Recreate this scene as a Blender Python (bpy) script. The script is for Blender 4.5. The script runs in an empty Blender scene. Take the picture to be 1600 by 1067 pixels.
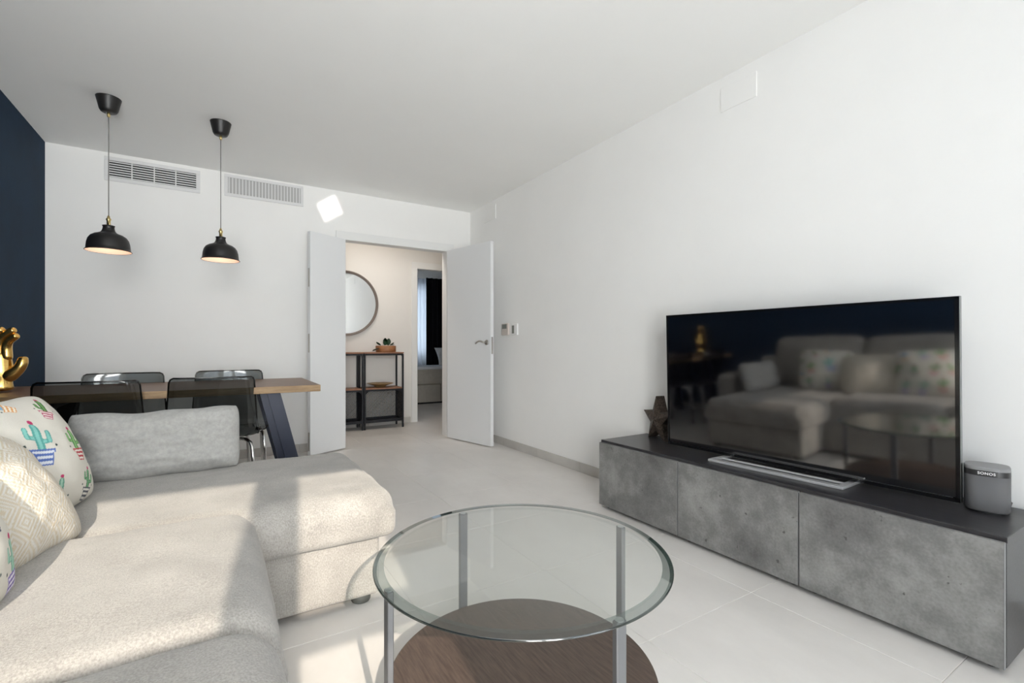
import bpy, bmesh, math, random
from mathutils import Vector, Matrix, noise, Euler
random.seed(7)
SC = bpy.context.scene
COL = SC.collection
PI = math.pi
def R(d): return math.radians(d)

# ------------------------------------------------------------------ camera
FPX, YAW, HOR = 738.0, 31.75, 542.0
cam_d = bpy.data.cameras.new('camera')
cam = bpy.data.objects.new('camera', cam_d); COL.objects.link(cam)
cam_d.sensor_fit = 'HORIZONTAL'; cam_d.sensor_width = 36.0
cam_d.lens = 36.0 * FPX / 1600.0
cam_d.shift_y = (HOR - 533.5) / 1600.0
cam_d.clip_start = 0.02
cam.location = (0, 0, 1.0)
cam.rotation_euler = (R(90), 0, R(-YAW))
SC.camera = cam

# ------------------------------------------------------------------ world, sun, daylight
W = bpy.data.worlds.new('sky'); SC.world = W; W.use_nodes = True
bg = W.node_tree.nodes['Background']
bg.inputs[0].default_value = (0.75, 0.87, 1.0, 1); bg.inputs[1].default_value = 3.0

def lamp(name, kind, loc, energy, color=(1, 1, 1), **kw):
    d = bpy.data.lights.new(name, kind); d.energy = energy; d.color = color
    for k, v in kw.items(): setattr(d, k, v)
    o = bpy.data.objects.new(name, d); COL.objects.link(o); o.location = loc
    return o
SUN_DIR = Vector((0.12, 1.0, -0.54)).normalized()
sun = lamp('sun', 'SUN', (-1, -6, 5), 3.3, (1.0, 0.88, 0.75), angle=R(0.53))
sun.rotation_euler = SUN_DIR.to_track_quat('-Z', 'Y').to_euler()
WY = -1.40                                    # inner face of the window wall behind the camera
a1 = lamp('daylight_fill_lamp', 'AREA', (-0.42, WY - 0.50, 1.25), 132, (1.0, 0.98, 0.95), shape='RECTANGLE', size=1.6, size_y=2.4, spread=R(150))
a1.rotation_euler = (R(104), 0, 0)
a2 = lamp('daylight_fill_lamp', 'AREA', (1.09, WY - 0.12, 1.25), 10, (0.97, 0.985, 1.0), shape='RECTANGLE', size=1.1, size_y=2.3, spread=R(150))  # fill lamp added for the unseen right-hand window
a2.rotation_euler = (R(98), 0, R(14))
# added narrow-beam lamp stands in for the sun glint off the glass top
GD = Vector((0.12, 1.0, 0.54)).normalized()
gl = lamp('glint_lamp', 'AREA', (0.495, 1.34, 0.445), 0.16, (1.0, 0.95, 0.88), shape='RECTANGLE', size=0.17, size_y=0.15, spread=R(1.0))
gl.rotation_euler = (GD.to_track_quat('-Z', 'Y') @ Euler((0, 0, R(28))).to_quaternion()).to_euler()
vs = SC.view_settings
vs.view_transform = 'Standard'; vs.look = 'None'; vs.gamma = 1.0; vs.use_curve_mapping = False
vs.exposure = 0.58
SC.cycles.use_denoising = True
SC.cycles.max_bounces = 16; SC.cycles.diffuse_bounces = 10; SC.cycles.glossy_bounces = 5
SC.cycles.transparent_max_bounces = 24; SC.cycles.transmission_bounces = 8
SC.cycles.sample_clamp_indirect = 4.0
SC.cycles.caustics_reflective = False; SC.cycles.caustics_refractive = False

# ------------------------------------------------------------------ materials
M = {}
def nt(name):
    m = bpy.data.materials.new(name); m.use_nodes = True; M[name] = m
    return m, m.node_tree.nodes, m.node_tree.links, m.node_tree.nodes['Principled BSDF']
def mat(name, col, rough=0.5, metal=0.0, var=0.0, vscale=8.0, stretch=(1, 1, 1), bump=0.0, bscale=200.0,
        world=False, col2=None, detail=6.0, coat=0.0, spec=None, ramp=(0.35, 0.65), sheen=0.0, rvar=0.0):
    m, N, L, b = nt(name)
    b.inputs['Roughness'].default_value = rough; b.inputs['Metallic'].default_value = metal
    b.inputs['Base Color'].default_value = (*col, 1)
    if coat: b.inputs['Coat Weight'].default_value = coat
    if spec is not None: b.inputs['Specular IOR Level'].default_value = spec
    if sheen: b.inputs['Sheen Weight'].default_value = sheen
    if world: src = N.new('ShaderNodeNewGeometry').outputs['Position']
    else: src = N.new('ShaderNodeTexCoord').outputs['Object']
    mp = N.new('ShaderNodeMapping'); L.new(src, mp.inputs[0]); mp.inputs['Scale'].default_value = stretch
    if var or col2:
        n = N.new('ShaderNodeTexNoise'); n.inputs['Scale'].default_value = vscale; n.inputs['Detail'].default_value = detail
        n.inputs['Roughness'].default_value = 0.65
        L.new(mp.outputs[0], n.inputs['Vector'])
        r = N.new('ShaderNodeValToRGB'); L.new(n.outputs['Fac'], r.inputs[0])
        r.color_ramp.elements[0].position, r.color_ramp.elements[1].position = ramp
        c2 = col2 or tuple(min(1, c * (1 + var)) for c in col)
        c1 = col if col2 else tuple(c * (1 - var) for c in col)
        r.color_ramp.elements[0].color = (*c1, 1); r.color_ramp.elements[1].color = (*c2, 1)
        L.new(r.outputs[0], b.inputs['Base Color'])
        if rvar:
            mr = N.new('ShaderNodeMapRange'); L.new(n.outputs['Fac'], mr.inputs[0])
            mr.inputs[3].default_value = rough - rvar; mr.inputs[4].default_value = rough + rvar
            L.new(mr.outputs[0], b.inputs['Roughness'])
    if bump:
        n2 = N.new('ShaderNodeTexNoise'); n2.inputs['Scale'].default_value = bscale; n2.inputs['Detail'].default_value = 3
        L.new(mp.outputs[0], n2.inputs['Vector'])
        bp = N.new('ShaderNodeBump'); bp.inputs['Strength'].default_value = bump; bp.inputs['Distance'].default_value = 0.002
        L.new(n2.outputs['Fac'], bp.inputs['Height']); L.new(bp.outputs[0], b.inputs['Normal'])
    return m
def pane(name, tint, gloss_rough=0.0, ior=1.5, extra=0.0, gcol=(1, 1, 1)):
    """clear or tinted sheet: straight-through transmission with a Fresnel reflection"""
    m, N, L, b = nt(name); N.remove(b)
    out = N['Material Output']
    t = N.new('ShaderNodeBsdfTransparent'); t.inputs[0].default_value = (*tint, 1)
    g = N.new('ShaderNodeBsdfGlossy'); g.inputs['Color'].default_value = (*gcol, 1); g.inputs['Roughness'].default_value = gloss_rough
    lw = N.new('ShaderNodeLayerWeight'); lw.inputs[0].default_value = 0.5
    pw = N.new('ShaderNodeMath'); pw.operation = 'POWER'; pw.inputs[1].default_value = 5.0; L.new(lw.outputs['Facing'], pw.inputs[0])
    f0 = ((ior - 1) / (ior + 1)) ** 2
    ad = N.new('ShaderNodeMath'); ad.operation = 'MULTIPLY_ADD'; ad.use_clamp = True; ad.inputs[1].default_value = 1 - f0; ad.inputs[2].default_value = f0 + extra
    L.new(pw.outputs[0], ad.inputs[0])
    mx = N.new('ShaderNodeMixShader'); L.new(ad.outputs[0], mx.inputs[0]); L.new(t.outputs[0], mx.inputs[1]); L.new(g.outputs[0], mx.inputs[2])
    L.new(mx.outputs[0], out.inputs[0])
    return m
def emit(name, col, s):
    m, N, L, b = nt(name)
    b.inputs['Base Color'].default_value = (*col, 1)
    b.inputs['Emission Color'].default_value = (*col, 1); b.inputs['Emission Strength'].default_value = s
    return m
mat('wall_white', (0.89, 0.885, 0.87), 0.85, var=0.012, vscale=1.5, bump=0.08, bscale=90, world=True)
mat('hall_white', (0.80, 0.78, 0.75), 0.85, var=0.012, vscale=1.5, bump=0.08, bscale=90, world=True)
mat('ceiling_white', (0.93, 0.93, 0.915), 0.9, var=0.008, vscale=1.2, world=True)
mat('wall_blue', (0.005, 0.024, 0.054), 0.75, spec=0.25, var=0.12, vscale=2.5, bump=0.06, bscale=120, world=True)
mat('grout', (0.62, 0.60, 0.57), 0.9)
mat('tile', (0.69, 0.66, 0.63), 0.38, vscale=2.2, stretch=(1, 0.55, 1), world=True, col2=(0.80, 0.77, 0.74), detail=9, ramp=(0.3, 0.7), rvar=0.06)
mat('tile_skirting', (0.49, 0.47, 0.445), 0.42, vscale=3.0, stretch=(1, 1, 2), world=True, col2=(0.57, 0.55, 0.52), detail=8)
mat('door_white', (0.80, 0.81, 0.82), 0.45)
mat('trim_white', (0.82, 0.82, 0.81), 0.5)
mat('grille_white', (0.74, 0.74, 0.74), 0.45)
mat('vent_grey', (0.45, 0.45, 0.445), 0.7)
mat('duct_dark', (0.03, 0.03, 0.032), 0.8)
mat('fabric_grey', (0.31, 0.308, 0.295), 0.95, vscale=60, col2=(0.42, 0.415, 0.40), detail=5, bump=0.5, bscale=420, sheen=0.2, ramp=(0.3, 0.7))
mat('seam_thread', (0.60, 0.59, 0.57), 0.9)
mat('foot_grey', (0.10, 0.105, 0.098), 0.6)
mat('black_plastic', (0.012, 0.012, 0.013), 0.45)
mat('screen_black', (0.002, 0.002, 0.003), 0.06)
M['screen_black'].node_tree.nodes['Principled BSDF'].inputs['IOR'].default_value = 2.6
mat('bezel_black', (0.006, 0.006, 0.007), 0.12)
mat('bezel_silver', (0.30, 0.31, 0.32), 0.3, 1.0)
mat('aluminium', (0.70, 0.70, 0.71), 0.4, 0.55)
mat('speaker_mesh', (0.15, 0.15, 0.155), 0.5, 0.3, bump=0.6, bscale=1500)
mat('speaker_top', (0.24, 0.24, 0.245), 0.4)
mat('speaker_band', (0.03, 0.03, 0.032), 0.35)
mat('print_white', (0.8, 0.8, 0.8), 0.6)
def layered(name, stops, layers, rough, bump, bscale, spots=None, sheen=0.0, world=False, wave=None):
    """colour from several noise octaves mixed by weight: layers = [(scale, detail, weight, stretch)], stops = [(pos, colour)]"""
    m, N, L, b = nt(name); b.inputs['Roughness'].default_value = rough
    if sheen: b.inputs['Sheen Weight'].default_value = sheen
    src = N.new('ShaderNodeNewGeometry').outputs['Position'] if world else N.new('ShaderNodeTexCoord').outputs['Object']
    acc = None
    for (sc_, de, wt, st_) in layers:
        mp = N.new('ShaderNodeMapping'); L.new(src, mp.inputs[0]); mp.inputs['Scale'].default_value = st_
        n = N.new('ShaderNodeTexNoise'); n.inputs['Scale'].default_value = sc_; n.inputs['Detail'].default_value = de; L.new(mp.outputs[0], n.inputs['Vector'])
        k = N.new('ShaderNodeMath'); k.operation = 'MULTIPLY_ADD'; k.inputs[1].default_value = wt; L.new(n.outputs['Fac'], k.inputs[0])
        if acc is None: k.inputs[2].default_value = 0.0
        else: L.new(acc, k.inputs[2])
        acc = k.outputs[0]
    r = N.new('ShaderNodeValToRGB'); L.new(acc, r.inputs[0]); cr_ = r.color_ramp
    cr_.elements[0].position, cr_.elements[0].color = stops[0][0], (*stops[0][1], 1)
    cr_.elements[1].position, cr_.elements[1].color = stops[-1][0], (*stops[-1][1], 1)
    for p_, c_ in stops[1:-1]: cr_.elements.new(p_).color = (*c_, 1)
    out = r.outputs[0]
    if spots:
        n = N.new('ShaderNodeTexNoise'); n.inputs['Scale'].default_value = spots[0]; n.inputs['Detail'].default_value = 4; L.new(src, n.inputs['Vector'])
        rr = N.new('ShaderNodeValToRGB'); L.new(n.outputs['Fac'], rr.inputs[0]); rr.color_ramp.elements[0].position, rr.color_ramp.elements[1].position = spots[1], spots[1] + 0.05
        mx = N.new('ShaderNodeMix'); mx.data_type = 'RGBA'; mx.blend_type = 'MIX'
        L.new(rr.outputs[0], mx.inputs['Factor']); L.new(out, mx.inputs['A']); mx.inputs['B'].default_value = (*spots[2], 1); out = mx.outputs['Result']
    L.new(out, b.inputs['Base Color'])
    n2 = N.new('ShaderNodeTexNoise'); n2.inputs['Scale'].default_value = bscale; n2.inputs['Detail'].default_value = 3; L.new(src, n2.inputs['Vector'])
    bp = N.new('ShaderNodeBump'); bp.inputs['Strength'].default_value = bump; bp.inputs['Distance'].default_value = 0.002
    L.new(n2.outputs['Fac'], bp.inputs['Height']); L.new(bp.outputs[0], b.inputs['Normal'])
layered('concrete', [(0.36, (0.105, 0.103, 0.100)), (0.50, (0.185, 0.183, 0.178)), (0.64, (0.30, 0.296, 0.288))], [(3.0, 6, 0.55, (1, 1, 1)), (16, 8, 0.28, (1, 1, 1)), (110, 6, 0.17, (1, 1, 1))], 0.48, 0.15, 120, (38, 0.69, (0.085, 0.083, 0.080)), world=True)
layered('fabric', [(0.36, (0.265, 0.250, 0.230)), (0.50, (0.345, 0.327, 0.302)), (0.64, (0.43, 0.408, 0.378))], [(7.0, 3, 0.40, (1, 1, 1)), (260, 2, 0.60, (1, 1, 0.6))], 0.95, 0.8, 480, None, 0.25)
mat('concrete_edge', (0.24, 0.24, 0.24), 0.5)
mat('cabinet_black', (0.022, 0.021, 0.024), 0.3, vscale=9, stretch=(14, 1, 14), col2=(0.045, 0.043, 0.047), detail=6)
mat('star_rust', (0.045, 0.032, 0.025), 0.55, 0.5, vscale=90, col2=(0.16, 0.125, 0.10), detail=6, bump=0.8, bscale=220, ramp=(0.4, 0.75))
mat('table_steel', (0.20, 0.205, 0.215), 0.45, 0.7)
mat('shelf_walnut', (0.055, 0.036, 0.028), 0.45, vscale=5, stretch=(26, 2.2, 2), col2=(0.14, 0.098, 0.078), detail=8, ramp=(0.3, 0.75))
mat('table_wood', (0.12, 0.060, 0.032), 0.42, vscale=4, stretch=(1.5, 26, 26), col2=(0.30, 0.175, 0.105), detail=8, ramp=(0.3, 0.75))
mat('table_edge', (0.23, 0.135, 0.06), 0.5, vscale=5, stretch=(2, 20, 20), col2=(0.38, 0.25, 0.125), detail=6)
mat('leg_blue', (0.020, 0.026, 0.048), 0.4, 0.2)
mat('chrome', (0.75, 0.74, 0.73), 0.12, 1.0)
mat('gold', (0.78, 0.50, 0.16), 0.22, 1.0, var=0.25, vscale=9, bump=0.35, bscale=38)
mat('brass', (0.80, 0.62, 0.28), 0.28, 1.0)
mat('lamp_black', (0.011, 0.010, 0.010), 0.42)
mat('lamp_inner', (0.85, 0.72, 0.64), 0.7)
mat('cord_grey', (0.22, 0.21, 0.20), 0.8)
emit('bulb_glow', (1.0, 0.66, 0.46), 2.5)
emit('hall_fill_glow', (1.0, 0.90, 0.78), 3.0)
mat('iron_black', (0.012, 0.013, 0.018), 0.5, 0.3)
mat('shelf_wood', (0.24, 0.105, 0.055), 0.5, vscale=6, stretch=(2, 18, 18), col2=(0.36, 0.18, 0.10), detail=6)
mat('bowl_wood', (0.28, 0.11, 0.045), 0.5, vscale=8, stretch=(2, 2, 20), col2=(0.42, 0.19, 0.08), detail=5)
mat('plate_bronze', (0.40, 0.26, 0.12), 0.4, 0.5, var=0.2, vscale=20)
mat('leaf_green', (0.012, 0.055, 0.022), 0.45, var=0.4, vscale=30)
mat('pebble_white', (0.7, 0.66, 0.6), 0.7)
mat('mirror_glass', (0.88, 0.89, 0.89), 0.02, 1.0)
mat('mirror_frame', (0.20, 0.165, 0.145), 0.5)
mat('steel_brushed', (0.50, 0.48, 0.45), 0.3, 1.0)
mat('thermostat_beige', (0.62, 0.55, 0.50), 0.6)
mat('display_grey', (0.22, 0.23, 0.21), 0.4)
mat('curtain_dark', (0.006, 0.006, 0.009), 0.9)
mat('bed_beige', (0.50, 0.47, 0.42), 0.8, var=0.06, vscale=14)
mat('bed_sheet', (0.72, 0.74, 0.77), 0.9)
mat('outside_white', (0.75, 0.75, 0.75), 0.8)
pane('table_glass', (0.95, 0.965, 0.955), 0.0, 1.5, 0.015)
pane('table_glass_rim', (0.50, 0.565, 0.545), 0.05, 1.5, 0.10)
pane('table_glass_edge', (0.16, 0.215, 0.205), 0.08, 1.5, 0.10)
pane('window_glass', (0.985, 0.99, 0.985), 0.0, 1.35)
pane('smoke_plastic', (0.27, 0.29, 0.295), 0.05, 1.5, 0.01)
pane('smoke_edge', (0.07, 0.075, 0.08), 0.1, 1.5, 0.03)
def sheer():
    m, N, L, b = nt('sheer_fabric'); N.remove(b)
    t = N.new('ShaderNodeBsdfTranslucent'); t.inputs[0].default_value = (0.75, 0.78, 0.82, 1)
    d = N.new('ShaderNodeBsdfDiffuse'); d.inputs[0].default_value = (0.7, 0.72, 0.75, 1)
    mx = N.new('ShaderNodeMixShader'); mx.inputs[0].default_value = 0.4
    L.new(t.outputs[0], mx.inputs[1]); L.new(d.outputs[0], mx.inputs[2]); L.new(mx.outputs[0], N['Material Output'].inputs[0])
sheer()
def vcol_mat(name, rough=0.9, bump=0.3, bscale=300):
    m, N, L, b = nt(name)
    a = N.new('ShaderNodeAttribute'); a.attribute_name = 'print'
    L.new(a.outputs['Color'], b.inputs['Base Color']); b.inputs['Roughness'].default_value = rough
    tc = N.new('ShaderNodeTexCoord'); n2 = N.new('ShaderNodeTexNoise'); n2.inputs['Scale'].default_value = bscale
    L.new(tc.outputs['Object'], n2.inputs['Vector'])
    bp = N.new('ShaderNodeBump'); bp.inputs['Strength'].default_value = bump; bp.inputs['Distance'].default_value = 0.003
    L.new(n2.outputs['Fac'], bp.inputs['Height']); L.new(bp.outputs[0], b.inputs['Normal'])
vcol_mat('pillow_print', 0.9, 0.25, 350)
vcol_mat('pillow_woven', 0.95, 0.9, 160)

# ------------------------------------------------------------------ mesh helpers
def tag(o, label, cat, group=None, kind=None):
    if label: o['label'] = label
    if cat: o['category'] = cat
    if group: o['group'] = group
    if kind: o['kind'] = kind
    return o
def obj(name, me, m, parent=None, smooth=False, loc=None, rot=None):
    if isinstance(me, bmesh.types.BMesh):
        bm = me; me = bpy.data.meshes.new(name); bm.to_mesh(me); bm.free()
    o = bpy.data.objects.new(name, me); COL.objects.link(o)
    if m is not None and not me.materials:
        for k in (m if isinstance(m, (list, tuple)) else [m]): me.materials.append(M[k])
    if smooth:
        for p in me.polygons: p.use_smooth = True
    if parent is not None: o.parent = parent
    if loc is not None: o.location = loc
    if rot is not None: o.rotation_euler = rot
    return o
def thing(name, label, cat, loc=(0, 0, 0), rotz=0.0, group=None, kind=None):
    o = bpy.data.objects.new(name, None); COL.objects.link(o); o.empty_display_size = 0.1
    o.location = loc; o.rotation_euler = (0, 0, rotz)
    return tag(o, label, cat, group, kind)
def dup(root, loc, rotz=None, label=None):
    r = root.copy(); COL.objects.link(r); r.location = loc
    if rotz is not None: r.rotation_euler = (0, 0, rotz)
    if label: r['label'] = label
    for ch in list(root.children):
        c = ch.copy(); COL.objects.link(c); c.parent = r
        for g in list(ch.children):
            d = g.copy(); COL.objects.link(d); d.parent = c
    return r
def bx(bm, x0, x1, y0, y1, z0, z1, bev=0.0, seg=2, mi=0):
    r = bmesh.ops.create_cube(bm, size=1.0)
    vs_ = r['verts']
    for v in vs_:
        v.co.x = x0 if v.co.x < 0 else x1
        v.co.y = y0 if v.co.y < 0 else y1
        v.co.z = z0 if v.co.z < 0 else z1
    fs = {f for v in vs_ for f in v.link_faces}
    for f in fs: f.material_index = mi
    if bev:
        es = {e for v in vs_ for e in v.link_edges}
        bmesh.ops.bevel(bm, geom=list(es), offset=bev, segments=seg, affect='EDGES', profile=0.6)
    return bm
def box(x0, x1, y0, y1, z0, z1, bev=0.0, seg=2):
    return bx(bmesh.new(), x0, x1, y0, y1, z0, z1, bev, seg)
def lathe(bm, prof, n=48, cap0=False, cap1=False, cx=0, cy=0):
    rings = []
    for r, z in prof:
        rings.append([bm.verts.new((cx + r * math.cos(2 * PI * k / n), cy + r * math.sin(2 * PI * k / n), z)) for k in range(n)])
    for a, b in zip(rings, rings[1:]):
        for k in range(n): bm.faces.new((a[k], a[(k + 1) % n], b[(k + 1) % n], b[k]))
    if cap0: bm.faces.new(list(reversed(rings[0])))
    if cap1: bm.faces.new(rings[-1])
    bmesh.ops.recalc_face_normals(bm, faces=bm.faces)
    return bm
def tube(bm, pts, r, n=10, caps=True):
    pts = [Vector(p) for p in pts]; rings = []
    up = None
    for i, p in enumerate(pts):
        d = (pts[min(i + 1, len(pts) - 1)] - pts[max(i - 1, 0)]).normalized()
        if up is None:
            up = d.orthogonal().normalized()
        else:
            up = (up - d * up.dot(d)).normalized()
        s = d.cross(up)
        rr = r[i] if isinstance(r, (list, tuple)) else r
        rings.append([bm.verts.new(p + rr * (math.cos(2 * PI * k / n) * up + math.sin(2 * PI * k / n) * s)) for k in range(n)])
    for a, b in zip(rings, rings[1:]):
        for k in range(n): bm.faces.new((a[k], a[(k + 1) % n], b[(k + 1) % n], b[k]))
    if caps:
        bm.faces.new(list(reversed(rings[0]))); bm.faces.new(rings[-1])
    bmesh.ops.recalc_face_normals(bm, faces=bm.faces)
    return bm
def prism(bm, poly, z0, z1, axis='z'):
    """extrude a 2-D outline; axis says which coordinate is the extrusion"""
    def P(a, b, c):
        return {'z': (a, b, c), 'y': (a, c, b), 'x': (c, a, b)}[axis]
    lo = [bm.verts.new(P(a, b, z0)) for a, b in poly]; hi = [bm.verts.new(P(a, b, z1)) for a, b in poly]
    n = len(poly)
    bm.faces.new(lo); bm.faces.new(list(reversed(hi)))
    for k in range(n): bm.faces.new((lo[k], hi[k], hi[(k + 1) % n], lo[(k + 1) % n]))
    bmesh.ops.recalc_face_normals(bm, faces=bm.faces)
    return bm
def soft_box(x0, x1, y0, y1, z0, z1, r=0.06, rb=None, crown=0.0, bulge=0.0, wob=0.0, wsc=6.0, seed=0, nx=40, ny=40, nz=16):
    """upholstered block: rounded edges, a crowned top, bulging sides and fine unevenness"""
    bm = bmesh.new()
    lo = Vector((x0, y0, z0)); hi = Vector((x1, y1, z1)); c = (lo + hi) / 2; hs = (hi - lo) / 2
    N3 = (nx, ny, nz); cache = {}
    def spread(k, n, half):
        t = -1 + 2 * k / n
        e = min(0.45, 1.6 * r / half)         # more rows near the edges
        m = n // 4
        if k <= m: return -1 + e * k / m
        if k >= n - m: return 1 - e * (n - k) / m
        return -1 + e + (2 - 2 * e) * (k - m) / (n - 2 * m)
    rb = r if rb is None else rb
    def vert(i, j, k):
        key = (i, j, k)
        if key in cache: return cache[key]
        q = Vector((spread(i, nx, hs.x) * hs.x, spread(j, ny, hs.y) * hs.y, spread(k, nz, hs.z) * hs.z))
        rr = r if q.z > 0 else rb
        inn = Vector([max(-(hs[a] - rr), min(hs[a] - rr, q[a])) for a in range(3)])
        d = q - inn
        p = inn + (d.normalized() * rr if d.length > 1e-9 else d)
        u, v, w = p.x / hs.x, p.y / hs.y, p.z / hs.z
        if w > 0: p.z += crown * (1 - u * u) * (1 - v * v) * w
        p.x += bulge * u * (1 - v ** 4) * (1 - w * w); p.y += bulge * v * (1 - u ** 4) * (1 - w * w)
        if wob:
            s = noise.noise((p + c) * wsc + Vector((seed * 7.3, 1.7, seed))) + 0.5 * noise.noise((p + c) * wsc * 2.7 + Vector((seed, 9, 2)))
            p += wob * s * (p - inn if (p - inn).length > 1e-6 else Vector((0, 0, 1))).normalized() + Vector((0, 0, wob * s * (0.8 if w > 0.3 else 0)))
        cache[key] = bm.verts.new(p + c)
        return cache[key]
    for (na, nb, f) in ((nx, ny, lambda a, b: ((a, b, 0), (a, b, nz))), (nx, nz, lambda a, b: ((a, 0, b), (a, ny, b))), (ny, nz, lambda a, b: ((0, a, b), (nx, a, b)))):
        for a in range(na):
            for b in range(nb):
                for side in (0, 1):
                    q = [vert(*f(a, b)[side]), vert(*f(a + 1, b)[side]), vert(*f(a + 1, b + 1)[side]), vert(*f(a, b + 1)[side])]
                    try: bm.faces.new(q)
                    except ValueError: pass
    bmesh.ops.recalc_face_normals(bm, faces=bm.faces)
    return bm
def pillow_mesh(name, w, h, t, n=60, color=None, boxy=2.4, pinch=0.07, wob=0.006, seed=0, sag=0.0, round_=0.0):
    """two-sided cushion standing in its local XZ plane, front towards -Y; colour(u, v) fills the 'print' attribute"""
    vs_, cols, fs = [], [], []
    def idx(side, i, j):
        if i in (0, n) or j in (0, n): side = 0
        return ids[(side, i, j)]
    ids = {}
    for side in (0, 1):
        for i in range(n + 1):
            for j in range(n + 1):
                if side == 1 and (i in (0, n) or j in (0, n)): continue
                u = -1 + 2 * i / n; v = -1 + 2 * j / n
                cr = round_ * (abs(u) ** 5) * (abs(v) ** 5)
                x = w * u * (1 - pinch * (1 - v * v) - cr); z = h * v * (1 - pinch * (1 - u * u) - cr)
                k = max(0.0, (1 - abs(u) ** boxy) * (1 - abs(v) ** boxy)) ** 0.62
                s = noise.noise(Vector((u * 2.1 + seed * 3.1, v * 2.1, side * 5 + seed))) + 0.5 * noise.noise(Vector((u * 5 + seed, v * 5, side * 3)))
                y = (-1 if side == 0 else 1) * t * k + wob * s * (0.3 + k)
                z += wob * 1.5 * noise.noise(Vector((u * 1.7, seed * 2.2, 4.0))) * abs(v) - sag * (1 - u * u) * max(v, 0)
                ids[(side, i, j)] = len(vs_); vs_.append((x, y, z))
                if color: cols.append((*color((u + 1) / 2, (v + 1) / 2), 1.0))
    for side in (0, 1):
        for i in range(n):
            for j in range(n):
                q = [idx(side, i, j), idx(side, i + 1, j), idx(side, i + 1, j + 1), idx(side, i, j + 1)]
                fs.append(q if side == 0 else q[::-1])
    me = bpy.data.meshes.new(name); me.from_pydata(vs_, [], fs); me.update()
    if color:
        at = me.color_attributes.new('print', 'FLOAT_COLOR', 'POINT')
        at.data.foreach_set('color', [c for q in cols for c in q])
    return me

# ================================================================== SETTING
XL, XR, YF, ZC = -1.12, 2.455, 4.88, 2.545
TW = 0.10
X_MAX, Y_MAX = 5.0, 8.75
HY = 6.03                       # hall far wall
def struct(name, bm, m, label, cat, parent=None):
    o = obj(name, bm, m, parent)
    return tag(o, label, cat, None, 'structure')
# floor: grout slab that carries the tiles
fl = struct('floor', box(-1.24, X_MAX + 0.1, WY - 0.3, Y_MAX + 0.2, -0.12, -0.0025), 'grout', 'beige porcelain tiled floor running from the living room into the hall', 'floor')
tm = bpy.data.meshes.new('tile'); tb = box(0, 0.5984, 0, 0.5984, -0.010, 0.0, 0.0012, 1); tb.to_mesh(tm); tb.free(); tm.materials.append(M['tile'])
for ix in range(-3, 8):
    for iy in range(-4, 14):
        x, y = 0.64 + 0.6 * ix, 0.523 + 0.6 * iy
        if x > X_MAX - 0.3 or (x > XR + 0.1 and y < YF - 0.6) or (x < 0.6 and y > YF + 0.2) or (x < 2.0 and y > HY + 0.1): continue
        o = bpy.data.objects.new('tile', tm); COL.objects.link(o); o.parent = fl
        o.location = (x + 0.0008, y + 0.0008, random.uniform(-0.0003, 0.0))
# ceiling
struct('ceiling', box(-1.24, X_MAX + 0.1, WY - 0.2, Y_MAX + 0.2, ZC, ZC + 0.12), 'ceiling_white', 'plain white painted ceiling', 'ceiling')
# walls
struct('wall_left', box(XL - 0.12, XL, WY - 0.2, YF, 0, ZC), 'wall_blue', 'dark navy blue accent wall beside the dining table', 'wall')
struct('wall_right', box(XR, XR + 0.12, WY - 0.2, YF + TW, 0, ZC), 'wall_white', 'long white wall behind the television', 'wall')
DX0, DX1, DZ = 1.066, 2.153, 2.066
b = box(XL - 0.12, DX0 - 0.012, YF, YF + TW, 0, ZC); bx(b, DX1 + 0.012, XR, YF, YF + TW, 0, ZC); bx(b, DX0 - 0.012, DX1 + 0.012, YF, YF + TW, DZ + 0.012, ZC)
struct('wall_far', b, 'wall_white', 'white end wall with the double doorway and air vents', 'wall')
# window wall behind the camera: left opening (sun), right opening added for fill
LX0, LX1, LZ = -0.88, 0.282, 2.486
RX0, RX1 = 0.50, 1.68
b = box(XL - 0.12, LX0, WY - 0.2, WY, 0, ZC); bx(b, LX1, RX0, WY - 0.2, WY, 0, ZC); bx(b, RX1, XR + 0.12, WY - 0.2, WY, 0, ZC)
bx(b, LX0, LX1, WY - 0.2, WY, LZ, ZC); bx(b, RX0, RX1, WY - 0.2, WY, 2.46, ZC); bx(b, RX0, RX1, WY - 0.2, WY, 0, 0.12)
struct('wall_near', b, 'wall_white', 'white wall with the balcony window and an added window behind the viewer', 'wall')
w1 = thing('window_1', 'white framed balcony window that lets the sun onto the sofa', 'window', (0, 0, 0), 0, None, 'structure')
b = bmesh.new()
y0, y1 = WY - 0.035, WY - 0.003
bx(b, LX0, LX0 + 0.02, y0, y1, 0, LZ); bx(b, LX1 - 0.004, LX1, y0, y1, 0, LZ)
bx(b, -0.303, -0.150, y0, y1, 0, LZ)
bx(b, LX0, LX1, y0, y1, 1.663, 1.787); bx(b, LX0, LX1, y0, y1, LZ - 0.005, LZ); bx(b, LX0, LX1, y0, y1, 0, 0.05)
obj('window_frame', b, 'trim_white', w1)
for (a, c) in ((LX0 + 0.02, -0.303), (-0.150, LX1 - 0.004)):
    for (e, g) in ((0.05, 1.663), (1.787, LZ - 0.005)):
        obj('window_pane', box(a, c, WY - 0.022, WY - 0.018, e, g), 'window_glass', w1)
w2 = thing('added_window_2', 'unseen white window with a sheer blind, added for fill light behind the viewer', 'window', (0, 0, 0), 0, None, 'structure')  # unseen window added to bring fill light into the room
b = bmesh.new()
bx(b, RX0, RX0 + 0.05, y0, y1, 0.12, 2.46); bx(b, RX1 - 0.05, RX1, y0, y1, 0.12, 2.46); bx(b, 1.05, 1.13, y0, y1, 0.12, 2.46)
bx(b, RX0, RX1, y0, y1, 2.41, 2.46); bx(b, RX0, RX1, y0, y1, 0.12, 0.17)
obj('window_frame', b, 'trim_white', w2)
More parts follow.
